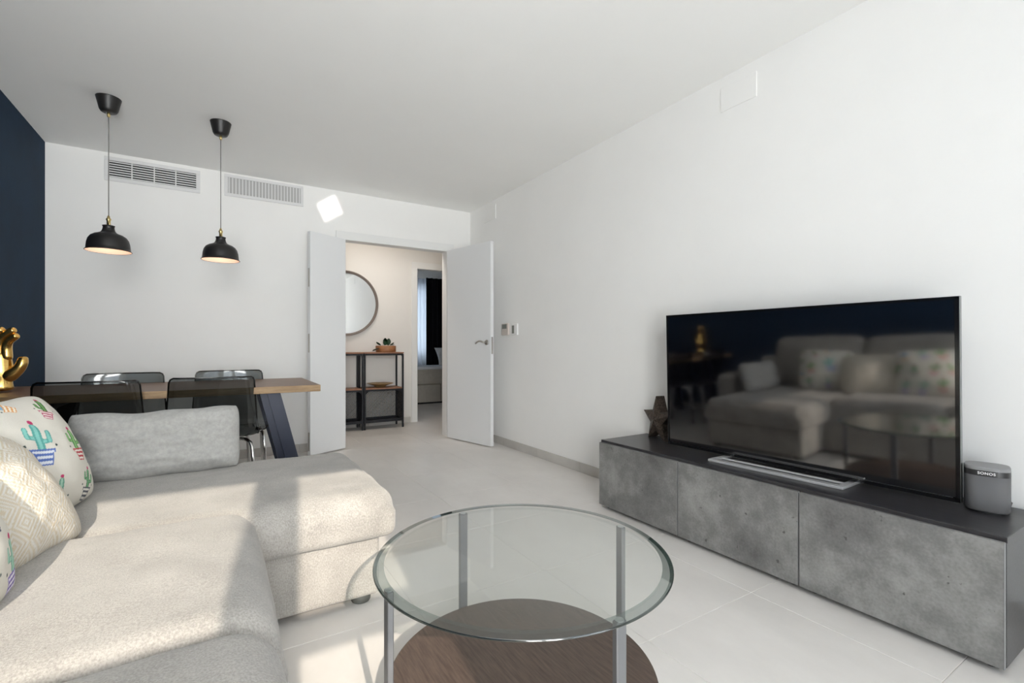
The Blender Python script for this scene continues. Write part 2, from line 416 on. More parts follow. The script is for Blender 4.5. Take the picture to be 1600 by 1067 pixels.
for (a, c) in ((RX0 + 0.05, 1.05), (1.13, RX1 - 0.05)):
    obj('window_pane', box(a, c, WY - 0.022, WY - 0.018, 0.17, 2.41), 'window_glass', w2)
obj('added_sheer_blind', box(RX0 + 0.005, RX1 - 0.005, WY - 0.180, WY - 0.178, 0.12, 2.46), 'sheer_fabric', w2)  # unseen blind added to keep direct sun out on this side
# hall and bedroom shell
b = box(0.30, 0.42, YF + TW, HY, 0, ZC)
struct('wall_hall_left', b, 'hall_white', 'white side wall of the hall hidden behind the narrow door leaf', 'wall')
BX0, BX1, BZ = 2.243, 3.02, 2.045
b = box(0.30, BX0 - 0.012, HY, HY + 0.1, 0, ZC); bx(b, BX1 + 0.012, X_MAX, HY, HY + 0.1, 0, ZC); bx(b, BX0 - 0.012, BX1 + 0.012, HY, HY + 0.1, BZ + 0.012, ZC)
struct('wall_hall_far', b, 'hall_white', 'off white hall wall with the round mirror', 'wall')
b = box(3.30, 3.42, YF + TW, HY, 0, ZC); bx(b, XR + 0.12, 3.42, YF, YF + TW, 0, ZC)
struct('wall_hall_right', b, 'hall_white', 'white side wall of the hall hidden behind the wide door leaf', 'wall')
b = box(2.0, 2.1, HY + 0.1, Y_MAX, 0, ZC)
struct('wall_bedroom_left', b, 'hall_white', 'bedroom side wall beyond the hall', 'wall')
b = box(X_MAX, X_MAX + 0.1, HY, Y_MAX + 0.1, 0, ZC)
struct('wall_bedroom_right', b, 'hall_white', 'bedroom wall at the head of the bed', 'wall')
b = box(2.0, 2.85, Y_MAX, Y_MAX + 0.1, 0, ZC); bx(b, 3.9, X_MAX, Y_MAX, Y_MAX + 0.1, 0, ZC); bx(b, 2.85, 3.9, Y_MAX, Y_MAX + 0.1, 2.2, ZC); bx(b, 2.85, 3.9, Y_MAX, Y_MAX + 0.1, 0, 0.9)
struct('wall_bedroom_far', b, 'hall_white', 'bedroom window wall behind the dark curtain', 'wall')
# skirting: tile strips
def skirting(name, label, pieces):
    r = thing(name, label, 'baseboard', (0, 0, 0), 0, None, 'structure')
    for p in pieces: obj('skirting_tile', box(*p, 0.0015, 1), 'tile_skirting', r)
SKH = 0.078
ys = [WY, -1.277, -0.677, -0.077, 0.523, 1.123, 1.723, 2.323, 2.923, 3.523, 4.123, 4.723, YF]
skirting('baseboard_right', 'beige tile skirting along the television wall', [(XR - 0.010, XR, a + 0.001, c - 0.001, 0.0005, SKH) for a, c in zip(ys, ys[1:])])
xs = [XL, -0.56, 0.04, 0.64, 0.968]
skirting('baseboard_far', 'beige tile skirting behind the dining table', [(a + 0.001, c - 0.001, YF - 0.010, YF, 0.0005, SKH) for a, c in zip(xs, xs[1:])] + [(2.25, XR - 0.012, YF - 0.010, YF, 0.0005, SKH)])
skirting('baseboard_left', 'beige tile skirting at the foot of the blue wall', [(XL, XL + 0.010, a + 0.001, min(c, YF - 0.012) - 0.001, 0.0005, SKH) for a, c in zip(ys, ys[1:])])
skirting('baseboard_hall', 'beige tile skirting under the round mirror in the hall', [(a + 0.001, c - 0.001, HY - 0.010, HY, 0.0005, SKH) for a, c in ((0.42, 1.0), (1.0, 1.6), (1.6, 2.15))])
# door frames
def door_frame(name, label, x0, x1, zt, yw, ww=0.092):
    r = thing(name, label, 'door frame', (0, 0, 0), 0, None, 'structure')
    for s in (0, 1):                     # architraves on both wall faces
        ya, yb = (yw - 0.012, yw) if s == 0 else (yw + TW, yw + TW + 0.012)
        obj('architrave', box(x0 - ww, x0 - 0.0, ya, yb, 0, zt, 0.002, 1), 'trim_white', r)
        obj('architrave', box(x1, x1 + ww, ya, yb, 0, zt, 0.002, 1), 'trim_white', r)
        obj('architrave', box(x0 - ww, x1 + ww, ya, yb, zt, zt + 0.085, 0.002, 1), 'trim_white', r)
    obj('jamb', box(x0 - 0.012, x0, yw, yw + TW, 0, zt), 'trim_white', r)
    obj('jamb', box(x1, x1 + 0.012, yw, yw + TW, 0, zt), 'trim_white', r)
    obj('jamb', box(x0 - 0.012, x1 + 0.012, yw, yw + TW, zt, zt + 0.012), 'trim_white', r)
    return r
door_frame('trim_1', 'white frame of the double doorway to the hall', DX0, DX1, DZ, YF)
door_frame('trim_2', 'cream white frame of the bedroom doorway', BX0, BX1, BZ, HY, 0.08)
# narrow leaf: local X from the hinge to the free edge, local -Y... visible face at y = 0
def leaf(name, label, hinge, free, length, side, lever):
    ang = math.atan2(free[1] - hinge[1], free[0] - hinge[0])
    r = thing(name, label, 'door', (hinge[0], hinge[1], 0), ang, None, 'structure')
    ya, yb = (0, 0.04) if side > 0 else (-0.04, 0)
    obj('door_leaf', box(0, length, ya, yb, 0.010, 2.056, 0.0025, 2), 'door_white', r)
    for z in (0.22, 1.05, 1.84):
        bm = bmesh.new(); tube(bm, [(-0.006, (ya + yb) / 2 + 0.012 * side, z - 0.045), (-0.006, (ya + yb) / 2 + 0.012 * side, z + 0.045)], 0.006, 10)
        obj('hinge', bm, 'steel_brushed', r, True)
    if lever:
        for s, yf in ((1, yb), (-1, ya)):
            bm = bmesh.new()
            tube(bm, [(length - 0.055, yf, 1.045), (length - 0.055, yf + s * 0.008, 1.045)], 0.026, 24)
            h = obj('handle', bm, 'steel_brushed', r, True)
            bm = bmesh.new()
            pts = [(length - 0.055, yf + s * 0.006, 1.045), (length - 0.056, yf + s * 0.045, 1.046), (length - 0.066, yf + s * 0.052, 1.050),
                   (length - 0.095, yf + s * 0.052, 1.058), (length - 0.125, yf + s * 0.052, 1.056), (length - 0.150, yf + s * 0.052, 1.045), (length - 0.168, yf + s * 0.052, 1.034)]
            tube(bm, pts, [0.009, 0.009, 0.009, 0.009, 0.008, 0.0075, 0.006], 12)
            obj('lever', bm, 'steel_brushed', h, True)
        obj('lock_plate', box(length - 0.0008, length + 0.0015, ya + 0.010, yb - 0.010, 0.93, 1.10), 'steel_brushed', r)
    else:
        for z0 in (1.55, 0.95, 0.05):
            obj('flush_bolt', box(length - 0.0008, length + 0.0015, ya + 0.011, yb - 0.011, z0, z0 + 0.17), 'steel_brushed', r)
    return r
leaf('door_1', 'narrow white door leaf with flush bolts on the left of the doorway', (1.050, 4.795), (0.700, 4.618), 0.392, -1, False)
leaf('door_2', 'wide white door leaf with curved lever handle standing open on the right', (2.124, 4.779), (2.285, 4.105), 0.700, 1, True)

# ================================================================== WALL FITTINGS
g = thing('air_vent', 'white air vent with dark horizontal louvres above the dining table', 'air vent', (-0.459, YF, 2.418))
b = bmesh.new(); fw, fh, bd = 0.317, 0.096, 0.030
for (x0, x1, z0, z1) in ((-fw, fw, fh - bd, fh), (-fw, fw, -fh, -fh + bd), (-fw, -fw + bd, -fh + bd, fh - bd), (fw - bd, fw, -fh + bd, fh - bd)):
    bx(b, x0, x1, -0.012, 0, z0, z1, 0.002, 1)
obj('frame', b, 'grille_white', g)
obj('duct_backing', box(-fw + bd, fw - bd, -0.0035, -0.0005, -fh + bd, fh - bd), 'duct_dark', g)
ns = 7
for k in range(ns):
    z = -fh + bd + 0.008 + (2 * (fh - bd) - 0.016) * k / (ns - 1)
    bm = box(-fw + bd, fw - bd, -0.011, -0.004, z - 0.0042, z + 0.0042)
    for v in bm.verts:
        if v.co.y < -0.008: v.co.z -= 0.002
    obj('louvre', bm, 'grille_white', g)
for x in (-0.145, 0.0, 0.145):
    obj('mullion', box(x - 0.004, x + 0.004, -0.0125, -0.010, -fh + bd, fh - bd), 'grille_white', g)
g = thing('air_vent', 'white air vent with pale vertical blades nearest the doorway', 'air vent', (0.357, YF, 2.432))
b = bmesh.new(); bd = 0.026; fw = 0.322
for (x0, x1, z0, z1) in ((-fw, fw, fh - bd, fh), (-fw, fw, -fh, -fh + bd), (-fw, -fw + bd, -fh + bd, fh - bd), (fw - bd, fw, -fh + bd, fh - bd)):
    bx(b, x0, x1, -0.012, 0, z0, z1, 0.002, 1)
obj('frame', b, 'grille_white', g)
obj('duct_backing', box(-fw + bd, fw - bd, -0.0035, -0.0005, -fh + bd, fh - bd), 'vent_grey', g)
bmv = box(-0.004, 0.004, -0.011, -0.004, -fh + bd, fh - bd); vm = bpy.data.meshes.new('blade'); bmv.to_mesh(vm); bmv.free(); vm.materials.append(M['grille_white'])
for k in range(23):
    o = bpy.data.objects.new('blade', vm); COL.objects.link(o); o.parent = g; o.location = (-fw + bd + 0.010 + (2 * (fw - bd) - 0.02) * k / 22, 0, 0)
g = thing('cover_plate', 'flush white cover plate high on the television wall', 'cover plate', (XR, 1.572, 2.415))
obj('plate', box(-0.006, 0, -0.107, 0.107, -0.068, 0.068, 0.002, 1), 'wall_white', g)
g = thing('cover_plate', 'small white cover plate high up beside the open door', 'cover plate', (XR, 4.41, 2.42))
obj('plate', box(-0.008, 0, -0.125, 0.125, -0.075, 0.075, 0.002, 1), 'wall_white', g)
g = thing('thermostat', 'beige room thermostat with grey display on the white wall', 'thermostat', (XR, 4.075, 1.178))
obj('housing', box(-0.022, 0, -0.062, 0.062, -0.058, 0.058, 0.006, 2), 'thermostat_beige', g)
obj('display', box(-0.0235, -0.021, -0.040, 0.048, 0.004, 0.050, 0.001, 1), 'display_grey', g)
g = thing('wall_controller', 'white wall controller with narrow grey screen beside the thermostat', 'controller', (XR, 3.905, 1.17))
obj('housing', box(-0.018, 0, -0.055, 0.055, -0.055, 0.055, 0.004, 2), 'trim_white', g)
obj('display', box(-0.0195, -0.017, -0.006, 0.036, -0.038, 0.040, 0.001, 1), 'display_grey', g)

# ================================================================== PENDANT LAMPS
def pendant(x, y, label, rim=1.593):
    t = thing('pendant_lamp', label, 'pendant lamp', (x, y, ZC), 0.35, 'pendant lamps over the dining table')
    dz = rim - ZC
    bm = bmesh.new(); lathe(bm, [(0.0, -0.092), (0.012, -0.092), (0.030, -0.091), (0.040, -0.086), (0.047, -0.074), (0.063, -0.004), (0.064, 0.0)], 48, False, True)
    obj('ceiling_canopy', bm, 'lamp_black', t, True)
    bm = bmesh.new(); lathe(bm, [(0.0, -0.118), (0.006, -0.118), (0.0085, -0.110), (0.0085, -0.097), (0.006, -0.090)], 20)
    obj('cord_grip', bm, 'brass', t, True)
    bm = bmesh.new(); tube(bm, [(0, 0, -0.116), (0, 0, dz + 0.215)], 0.0028, 8); obj('cord', bm, 'cord_grey', t, True)
    prof = [(0.114, dz), (0.1165, dz + 0.002), (0.112, dz + 0.007), (0.109, dz + 0.012), (0.1075, dz + 0.026), (0.105, dz + 0.050), (0.099, dz + 0.073), (0.088, dz + 0.091),
            (0.071, dz + 0.103), (0.053, dz + 0.110), (0.040, dz + 0.117), (0.033, dz + 0.128), (0.0295, dz + 0.140), (0.0280, dz + 0.154), (0.031, dz + 0.1555), (0.031, dz + 0.160), (0.0235, dz + 0.160)]
    bm = bmesh.new(); lathe(bm, prof, 64); obj('shade', bm, 'lamp_black', t, True)
    inn = [(0.112, dz + 0.001), (0.105, dz + 0.013), (0.1035, dz + 0.026), (0.101, dz + 0.049), (0.095, dz + 0.070), (0.084, dz + 0.087), (0.068, dz + 0.098), (0.050, dz + 0.105), (0.0, dz + 0.110)]
    bm = bmesh.new(); lathe(bm, inn, 64); obj('shade_lining', bm, 'lamp_inner', t, True)
    bm = bmesh.new(); lathe(bm, [(0.0, dz + 0.156), (0.010, dz + 0.156), (0.010, dz + 0.190), (0.013, dz + 0.194), (0.013, dz + 0.202), (0.008, dz + 0.208), (0.0055, dz + 0.220), (0.0, dz + 0.220)], 24)
    obj('socket', bm, 'brass', t, True)
    for s in (-1, 1):
        bm = bmesh.new(); tube(bm, [(0, s * 0.020, dz + 0.140), (0, s * 0.021, dz + 0.188), (0, s * 0.016, dz + 0.197), (0, 0, dz + 0.197)], 0.0022, 8)
        obj('bracket_wire', bm, 'brass', t, True)
    bm = bmesh.new(); lathe(bm, [(0.0, dz + 0.022), (0.018, dz + 0.026), (0.029, dz + 0.042), (0.029, dz + 0.054), (0.018, dz + 0.072), (0.013, dz + 0.084), (0.0, dz + 0.086)], 24)
    obj('bulb', bm, 'bulb_glow', t, True)
    p = lamp('lamp_light', 'POINT', (0, 0, dz + 0.018), 0.28, (1.0, 0.70, 0.52), shadow_soft_size=0.02); p.parent = t
pendant(-0.587, 3.815, 'black metal pendant lamp with brass fitting nearest the blue wall')
pendant(0.006, 3.825, 'black metal pendant lamp with brass fitting nearest the doorway', 1.596)

# ================================================================== SOFA
sofa = thing('corner_sofa', 'large light grey fabric corner sofa with a long chaise', 'sofa', (0, 0, 0))
SZ = 0.445
obj('chaise_base', soft_box(-1.02, 0.535, 1.850, 2.660, 0.032, 0.275, 0.018, wob=0.0015, seed=1, nz=12), 'fabric', sofa, True)
obj('chaise_cushion', soft_box(-0.74, 0.592, 1.812, 2.672, 0.258, SZ, 0.085, 0.035, crown=0.010, bulge=0.008, wob=0.004, wsc=5, seed=2, nx=64, ny=48), 'fabric', sofa, True)
bm = bmesh.new(); tube(bm, [(x, 1.846, 0.268) for x in (0.14, 0.3, 0.53)], 0.0025, 6); obj('seam', bm, 'seam_thread', sofa, True)
def slope(bm):
    for v in bm.verts:
        if v.co.x > -0.3: v.co.x += 0.22 * (0.27 - v.co.z) * (v.co.x + 0.3) / 0.4
    return bm
obj('seat_base', slope(soft_box(-1.02, 0.112, 0.06, 1.848, 0.032, 0.275, 0.018, wob=0.0015, seed=3, nz=12)), 'fabric', sofa, True)
for (y0, y1, sd) in ((1.088, 1.838, 4), (0.235, 1.084, 5)):
    obj('seat_cushion', slope(soft_box(-0.74, 0.128, y0, y1, 0.258, SZ + 0.012, 0.070, 0.035, crown=0.012, bulge=0.006, wob=0.004, wsc=5, seed=sd, nx=56, ny=48)), 'fabric', sofa, True)
obj('back_frame', soft_box(-1.06, -0.86, 0.06, 2.86, 0.045, 0.74, 0.05, wob=0.002, seed=6), 'fabric', sofa, True)
for (y0, y1, sd) in ((0.25, 1.035, 7), (1.045, 1.835, 8), (1.845, 2.645, 9)):
    o = obj('back_cushion', soft_box(-0.10, 0.10, y0, y1, 0.0, 0.50, 0.075, crown=0.01, bulge=0.02, wob=0.006, wsc=4, seed=sd), 'fabric', sofa, True)
    o.location = (-0.80, 0, 0.445); o.rotation_euler = (0, R(-9), 0)
obj('armrest', soft_box(-1.06, 0.03, 2.675, 2.86, 0.045, 0.615, 0.05, wob=0.003, seed=10), 'fabric', sofa, True)
obj('armrest', soft_box(-1.06, 0.128, 0.04, 0.228, 0.045, 0.615, 0.05, wob=0.003, seed=11), 'fabric', sofa, True)
for (x, y) in ((0.475, 1.905), (0.475, 2.60), (0.08, 0.12), (-0.95, 0.12), (-0.95, 2.78), (0.08, 1.2)):
    bm = bmesh.new(); lathe(bm, [(0.0, 0.0), (0.034, 0.0), (0.037, 0.006), (0.037, 0.050), (0.0, 0.050)], 28, cx=x, cy=y); obj('foot', bm, 'foot_grey', sofa, True)

# ---- cushions
def rgb(h): 
    return tuple(((int(h[i:i + 2], 16) / 255) ** 2.2) for i in (0, 2, 4))
def seg(px, py, ax, ay, bx_, by):
    dx, dy = bx_ - ax, by - ay; L2 = dx * dx + dy * dy or 1e-9
    t = max(0, min(1, ((px - ax) * dx + (py - ay) * dy) / L2))
    return math.hypot(px - ax - t * dx, py - ay - t * dy), t
PAL = [('86c9c0', '5fa79f', '5b74b8', 'dfe4ee'), ('8ec07c', '4f8a4d', 'c2414b', 'f1e9e2'), ('7fb58a', '3d7048', '4b4f5a', 'e8e4dc'),
       ('9bc4e0', '6a93b8', 'e0a46a', 'f4ead8'), ('6f9e5c', '3d6a37', 'b8456c', 'efe3dd'), ('a9d0bd', '6aa08c', '7d6bb0', 'e6e2ee')]
def motifs(seed):
    rnd = random.Random(seed); out = []
    for r in range(3):
        for c in range(4):
            out.append(((c + 0.5 + (0.25 if r % 2 else -0.2)) / 4 + rnd.uniform(-.03, .03), (r + 0.5) / 3 + rnd.uniform(-.025, .025), rnd.uniform(0.135, 0.165), rnd.uniform(-0.35, 0.35), rnd.choice(PAL), rnd.randrange(3)))
    return out
PLACED = [(0.46, 0.56, 0.19, -0.25, PAL[0], 0), (0.79, 0.47, 0.15, -0.1, PAL[1], 0), (0.74, 0.83, 0.115, -0.5, PAL[4], 2), (0.80, 0.13, 0.125, -0.3, PAL[2], 0),
          (0.955, 0.66, 0.085, 0.1, PAL[2], 1), (0.46, 0.93, 0.10, 0.9, PAL[3], 1), (0.16, 0.78, 0.13, 0.3, PAL[1], 2), (0.17, 0.36, 0.15, 0.1, PAL[4], 0),
          (0.48, 0.14, 0.13, -0.2, PAL[5], 2), (0.95, 0.30, 0.085, 0.0, PAL[3], 2), (0.16, 0.08, 0.10, 0.2, PAL[0], 1), (0.94, 0.90, 0.08, 0.2, PAL[1], 1)]
def cactus_color(seed):
    ms = PLACED if seed == 3 else motifs(seed); base = (0.72, 0.69, 0.62)
    conv = {h: rgb(h) for p in PAL for h in p}; flower = rgb('c23a6a'); dk = rgb('3a4a44')
    def f(u, v):
        for (cx, cy, s, rot, pal, kind) in ms:
            dx, dy = (u - cx) / s, (v - cy) / s
            if dx * dx + dy * dy > 1.9: continue
            c_, s_ = math.cos(rot), math.sin(rot); x, y = dx * c_ + dy * s_, -dx * s_ + dy * c_
            if -0.95 < y < -0.25:                               # pot
                half = 0.30 + 0.16 * (y + 0.95) / 0.7
                if y > -0.42: half += 0.07
                if abs(x) < half:
                    if abs(x) > half - 0.05 or y < -0.90: return conv[pal[2]]
                    return conv[pal[3]] if int((y + 1) * 9) % 2 else conv[pal[2]]
            parts = [(0, -0.3, 0, 0.72, 0.17)]
            if kind == 0: parts += [(0, 0.05, 0.42, 0.12, 0.10), (0.42, 0.12, 0.46, 0.50, 0.11), (0, 0.2, -0.40, 0.28, 0.10), (-0.40, 0.28, -0.42, 0.62, 0.10)]
            elif kind == 1: parts = [(0, -0.3, 0, 0.25, 0.30)]
            else: parts += [(0, -0.1, -0.36, 0.05, 0.10), (-0.36, 0.05, -0.40, 0.35, 0.10)]
            best = min((seg(x, y, *p[:4])[0] - p[4]) for p in parts)
            if best < 0:
                if best > -0.035: return conv[pal[1]]
                return conv[pal[1]] if int((x + 4) * 14) % 3 == 0 else conv[pal[0]]
            if math.hypot(x - 0.02, y - (0.98 if kind != 1 else 0.66)) < 0.11: return flower
            if math.hypot(abs(x) - 0.62, y + 0.1) < 0.055: return dk
        return base
    return f
def woven_color(u, v):
    a = u * 5.0; b_ = v * 5.0
    d = abs((a % 1) - 0.5) + abs((b_ % 1) - 0.5)
    band = (d * 6.0) % 1
    n = noise.noise(Vector((u * 130, v * 130, 0)))
    k = 1.0 if band < 0.48 else 0.0
    c0, c1 = (0.74, 0.71, 0.66), (0.62, 0.52, 0.36)
    k = max(0, min(1, k + 0.35 * n)) * 0.75
    return tuple(p * (1 - k) + q * k for p, q in zip(c0, c1))
def put(name, me, m, label, cat, bottom, turn, lean, h, roll=0.0, group=None):
    """stand a cushion: bottom-edge centre, its face turned (deg, 0 = towards -Y) and leaning back"""
    o = obj(name, me, m, None, True)
    rot = Matrix.Rotation(R(turn), 4, 'Z') @ Matrix.Rotation(R(-lean), 4, 'X') @ Matrix.Rotation(R(roll), 4, 'Y') @ Matrix.Translation((0, 0, h))
    o.matrix_world = Matrix.Translation(bottom) @ rot
    return tag(o, label, cat, group)
put('throw_pillow', pillow_mesh('throw_pillow', 0.225, 0.205, 0.105, 190, cactus_color(3), seed=1, pinch=0.015, round_=0.09), 'pillow_print',
    'white cushion printed with potted cacti nearest the grey bolster cushion', 'cushion', (-0.462, 2.050, 0.450), 66, 24, 0.205, -4, 'cushions leaning on the sofa back')
put('throw_pillow', pillow_mesh('throw_pillow', 0.225, 0.205, 0.105, 130, woven_color, seed=2, pinch=0.02, round_=0.07), 'pillow_woven',
    'cream woven cushion with beige diamond pattern between the two cactus cushions', 'cushion', (-0.405, 1.660, 0.452), 74, 38, 0.205, 3, 'cushions leaning on the sofa back')
put('throw_pillow', pillow_mesh('throw_pillow', 0.225, 0.205, 0.095, 190, cactus_color(11), seed=3, pinch=0.02, round_=0.07), 'pillow_print',
    'cactus printed cushion cut by the lower left picture edge', 'cushion', (-0.420, 1.285, 0.456), 82, 24, 0.205, 2, 'cushions leaning on the sofa back')
put('bolster_cushion', pillow_mesh('bolster_cushion', 0.305, 0.146, 0.075, 80, None, boxy=4.6, pinch=0.012, wob=0.015, seed=5, sag=0.010, round_=0.055), 'fabric_grey',
    'long grey rectangular cushion lying along the far side of the chaise', 'cushion', (-0.222, 2.515, 0.448), 1, 14, 0.146, 0.0)

# ================================================================== COFFEE TABLE
ct = thing('coffee_table', 'round glass coffee table with dark wood lower shelf and grey steel legs', 'coffee table', (0.72, 1.109, 0))
GR, GZ = 0.402, 0.432
bm = bmesh.new(); n = 120
top = [bm.verts.new(((GR - 0.028) * math.cos(2 * PI * k / n), (GR - 0.028) * math.sin(2 * PI * k / n), GZ)) for k in range(n)]; bm.faces.new(top)
bot = [bm.verts.new(((GR - 0.028) * math.cos(2 * PI * k / n), (GR - 0.028) * math.sin(2 * PI * k / n), GZ - 0.008)) for k in range(n)]; bm.faces.new(list(reversed(bot)))
gt = obj('glass_top', bm, 'table_glass', ct)
bm = bmesh.new(); lathe(bm, [(GR - 0.028, GZ), (GR - 0.002, GZ - 0.0035)], n)
obj('bevelled_rim', bm, 'table_glass_rim', gt, True)
bm = bmesh.new(); lathe(bm, [(GR - 0.002, GZ - 0.0035), (GR, GZ - 0.005), (GR, GZ - 0.0075), (GR - 0.002, GZ - 0.009), (GR - 0.010, GZ - 0.009)], n)
obj('glass_edge', bm, 'table_glass_edge', gt, True)
bm = bmesh.new(); lathe(bm, [(0.366, 0.083), (0.3685, 0.085), (0.3685, 0.099), (0.366, 0.101)], 96, True, True)
obj('lower_shelf', bm, 'shelf_walnut', ct)
for a in (0, 90, 180, 270):
    bm = box(0.370, 0.386, -0.014, 0.014, 0.0, GZ - 0.010, 0.002, 1)
    o = obj('leg', bm, 'table_steel', ct, rot=(0, 0, R(a)))
    bm = bmesh.new(); tube(bm, [(0.378, 0, GZ - 0.010), (0.378, 0, GZ - 0.0088)], 0.010, 16)
    obj('glass_pad', bm, 'aluminium', ct, rot=(0, 0, R(a)))
    bm = bmesh.new(); tube(bm, [(0.386, 0, 0.092), (0.389, 0, 0.092)], 0.005, 12)
    obj('bolt', bm, 'steel_brushed', ct, rot=(0, 0, R(a)))
bm = bmesh.new(); lathe(bm, [(0.364, 0.070), (0.3695, 0.070), (0.3695, 0.083), (0.364, 0.083), (0.364, 0.070)], 96)
obj('ring_frame', bm, 'table_steel', ct)

# ================================================================== TV BENCH
units = [(1.632, 2.222, 'low media cabinet with dark concrete front nearest the doors'), (1.030, 1.628, 'low media cabinet with concrete front in the middle of the row'),
         (0.430, 1.026, 'low media cabinet with concrete front under the grey speaker')]
for (y0, y1, lb) in units:
    c = thing('media_cabinet', lb, 'cabinet', (2.236, (y0 + y1) / 2, 0), 0, 'media cabinets under the television')
    hw = (y1 - y0) / 2
    b = bmesh.new()
    bx(b, -0.200, 0.205, -hw, hw, 0.022, 0.038); bx(b, -0.200, 0.205, -hw, hw, 0.386, 0.402)
    bx(b, -0.200, 0.205, -hw, -hw + 0.016, 0.038, 0.386); bx(b, -0.200, 0.205, hw - 0.016, hw, 0.038, 0.386); bx(b, 0.199, 0.205, -hw, hw, 0.038, 0.386)
    obj('body', b, 'cabinet_black', c)
    d = obj('door', box(-0.220, -0.203, -hw + 0.0015, hw - 0.0015, 0.021, 0.406, 0.0012, 1), 'concrete', c)
    for s in (-1, 1):
        obj('edge_band', box(-0.2202, -0.2028, (s * (hw - 0.0012)) - 0.0004, (s * (hw - 0.0012)) + 0.0004, 0.0225, 0.4045), 'concrete_edge', d)
    for sx in (-0.17, 0.17):
        for sy in (-1, 1):
            bm = bmesh.new(); lathe(bm, [(0.0, 0.0), (0.012, 0.0), (0.012, 0.022), (0.0, 0.022)], 14, cx=sx, cy=sy * (hw - 0.04)); obj('foot', bm, 'black_plastic', c, True)
tp = obj('cabinet_top', box(2.0335, 2.441, 0.428, 2.224, 0.4025, 0.420, 0.0012, 1), 'cabinet_black')
tag(tp, 'continuous black wood grain top lying over the media cabinets', 'top panel')
TOPZ = 0.420
# television: local frame, screen towards -X
tv = thing('television', 'large flat black television with glossy screen on the media cabinets', 'television', (2.232, 1.225, TOPZ), 0)
TVM = Matrix.Translation((0.0, 0, 0.39)) @ Matrix.Rotation(R(2.0), 4, 'Z') @ Matrix.Rotation(R(-1.5), 4, 'Y')
HW, HH = 0.631, 0.371
def tvpart(name, bm, m, parent=tv, smooth=False):
    bmesh.ops.transform(bm, matrix=TVM, verts=bm.verts); return obj(name, bm, m, parent, smooth)
b = box(0.002, 0.030, -HW, HW, -HH, HH, 0.003, 2); bx(b, 0.030, 0.066, -0.45, 0.45, -0.33, 0.20, 0.012, 2)
hs_ = tvpart('housing', b, 'bezel_black')
tvpart('screen', box(0.0, 0.004, -HW + 0.013, HW - 0.010, -HH + 0.017, HH - 0.010), 'screen_black')
b = bmesh.new()
for (ya, yb, za, zb) in ((-HW, HW, HH - 0.009, HH), (-HW, HW, -HH, -HH + 0.016), (-HW, -HW + 0.012, -HH, HH), (HW - 0.009, HW, -HH, HH)):
    bx(b, -0.003, 0.004, ya, yb, za, zb)
tvpart('bezel', b, 'bezel_black')
b = bmesh.new()
for (ya, yb, za, zb) in ((-HW - 0.0015, HW + 0.0015, HH, HH + 0.0015), (-HW - 0.0015, -HW, -HH, HH), (HW, HW + 0.0015, -HH, HH)):
    bx(b, -0.002, 0.020, ya, yb, za, zb)
tvpart('outer_trim', b, 'bezel_silver')
tvpart('lower_trim', box(-0.0036, -0.002, -HW + 0.02, HW - 0.02, -HH + 0.0145, -HH + 0.0165), 'bezel_silver')
# stand: a flat open aluminium loop and a neck
SM = Matrix.Rotation(R(3.0), 4, 'Z')
b = bmesh.new()
for (xa, xb, ya, yb) in ((-0.105, -0.068, -0.30, 0.30), (0.075, 0.110, -0.30, 0.30), (-0.068, 0.075, -0.30, -0.272), (-0.068, 0.075, 0.272, 0.30)):
    bx(b, xa, xb, ya, yb, 0.0, 0.012, 0.003, 2)
bx(b, -0.030, -0.010, -0.272, 0.272, 0.003, 0.011, 0.002, 1)
bmesh.ops.transform(b, matrix=SM, verts=b.verts)
st = obj('stand', b, 'aluminium', tv)
b = box(0.034, 0.050, -0.10, 0.10, 0.010, 0.10, 0.003, 1); obj('stand_neck', b, 'black_plastic', tv)

# speaker
sp = thing('speaker', 'small grey mesh wireless speaker standing beside the television', 'speaker', (2.322, 0.540, TOPZ), R(0))
def squircle(a, n=64, e=3.2):
    return [(a * math.copysign(abs(math.cos(t)) ** (2 / e), math.cos(t)), a * math.copysign(abs(math.sin(t)) ** (2 / e), math.sin(t))) for t in [2 * PI * k / n for k in range(n)]]
def stack(levels, name, m, e=3.2, cap=True):
    bm = bmesh.new(); rings = []
    for (a, z) in levels: rings.append([bm.verts.new((x, y, z)) for x, y in squircle(a, 64, e)])
    for p, q in zip(rings, rings[1:]):
        for k in range(64): bm.faces.new((p[k], p[(k + 1) % 64], q[(k + 1) % 64], q[k]))
    if cap: bm.faces.new(list(reversed(rings[0]))); bm.faces.new(rings[-1])
    bmesh.ops.recalc_face_normals(bm, faces=bm.faces)
    return obj(name, bm, m, sp, False)
stack([(0.050, 0.0), (0.050, 0.008)], 'base', 'black_plastic')
o = stack([(0.056, 0.006), (0.0595, 0.010), (0.0598, 0.130)], 'grille', 'speaker_mesh')
bd_ = stack([(0.0600, 0.130), (0.0600, 0.149)], 'band', 'speaker_band')
stack([(0.0598, 0.149), (0.0595, 0.156), (0.057, 0.160)], 'top_cap', 'speaker_top')
for p in o.data.polygons: p.use_smooth = len(p.vertices) == 4
fc = bpy.data.curves.new('lettering', 'FONT'); fc.body = 'SONOS'; fc.size = 0.0125; fc.align_x = 'CENTER'; fc.align_y = 'CENTER'; fc.extrude = 0.0003; fc.offset = 0.0003; fc.space_character = 1.12
fo = bpy.data.objects.new('tmp_text', fc); COL.objects.link(fo)
bpy.context.view_layer.update()
me = bpy.data.meshes.new_from_object(fo.evaluated_get(bpy.context.evaluated_depsgraph_get())); bpy.data.objects.remove(fo)
lt = obj('lettering', me, 'print_white', bd_); lt.data.materials.clear(); lt.data.materials.append(M['print_white'])
lt.location = (-0.0604, 0.0, 0.1395); lt.rotation_euler = (R(90), 0, R(-90))
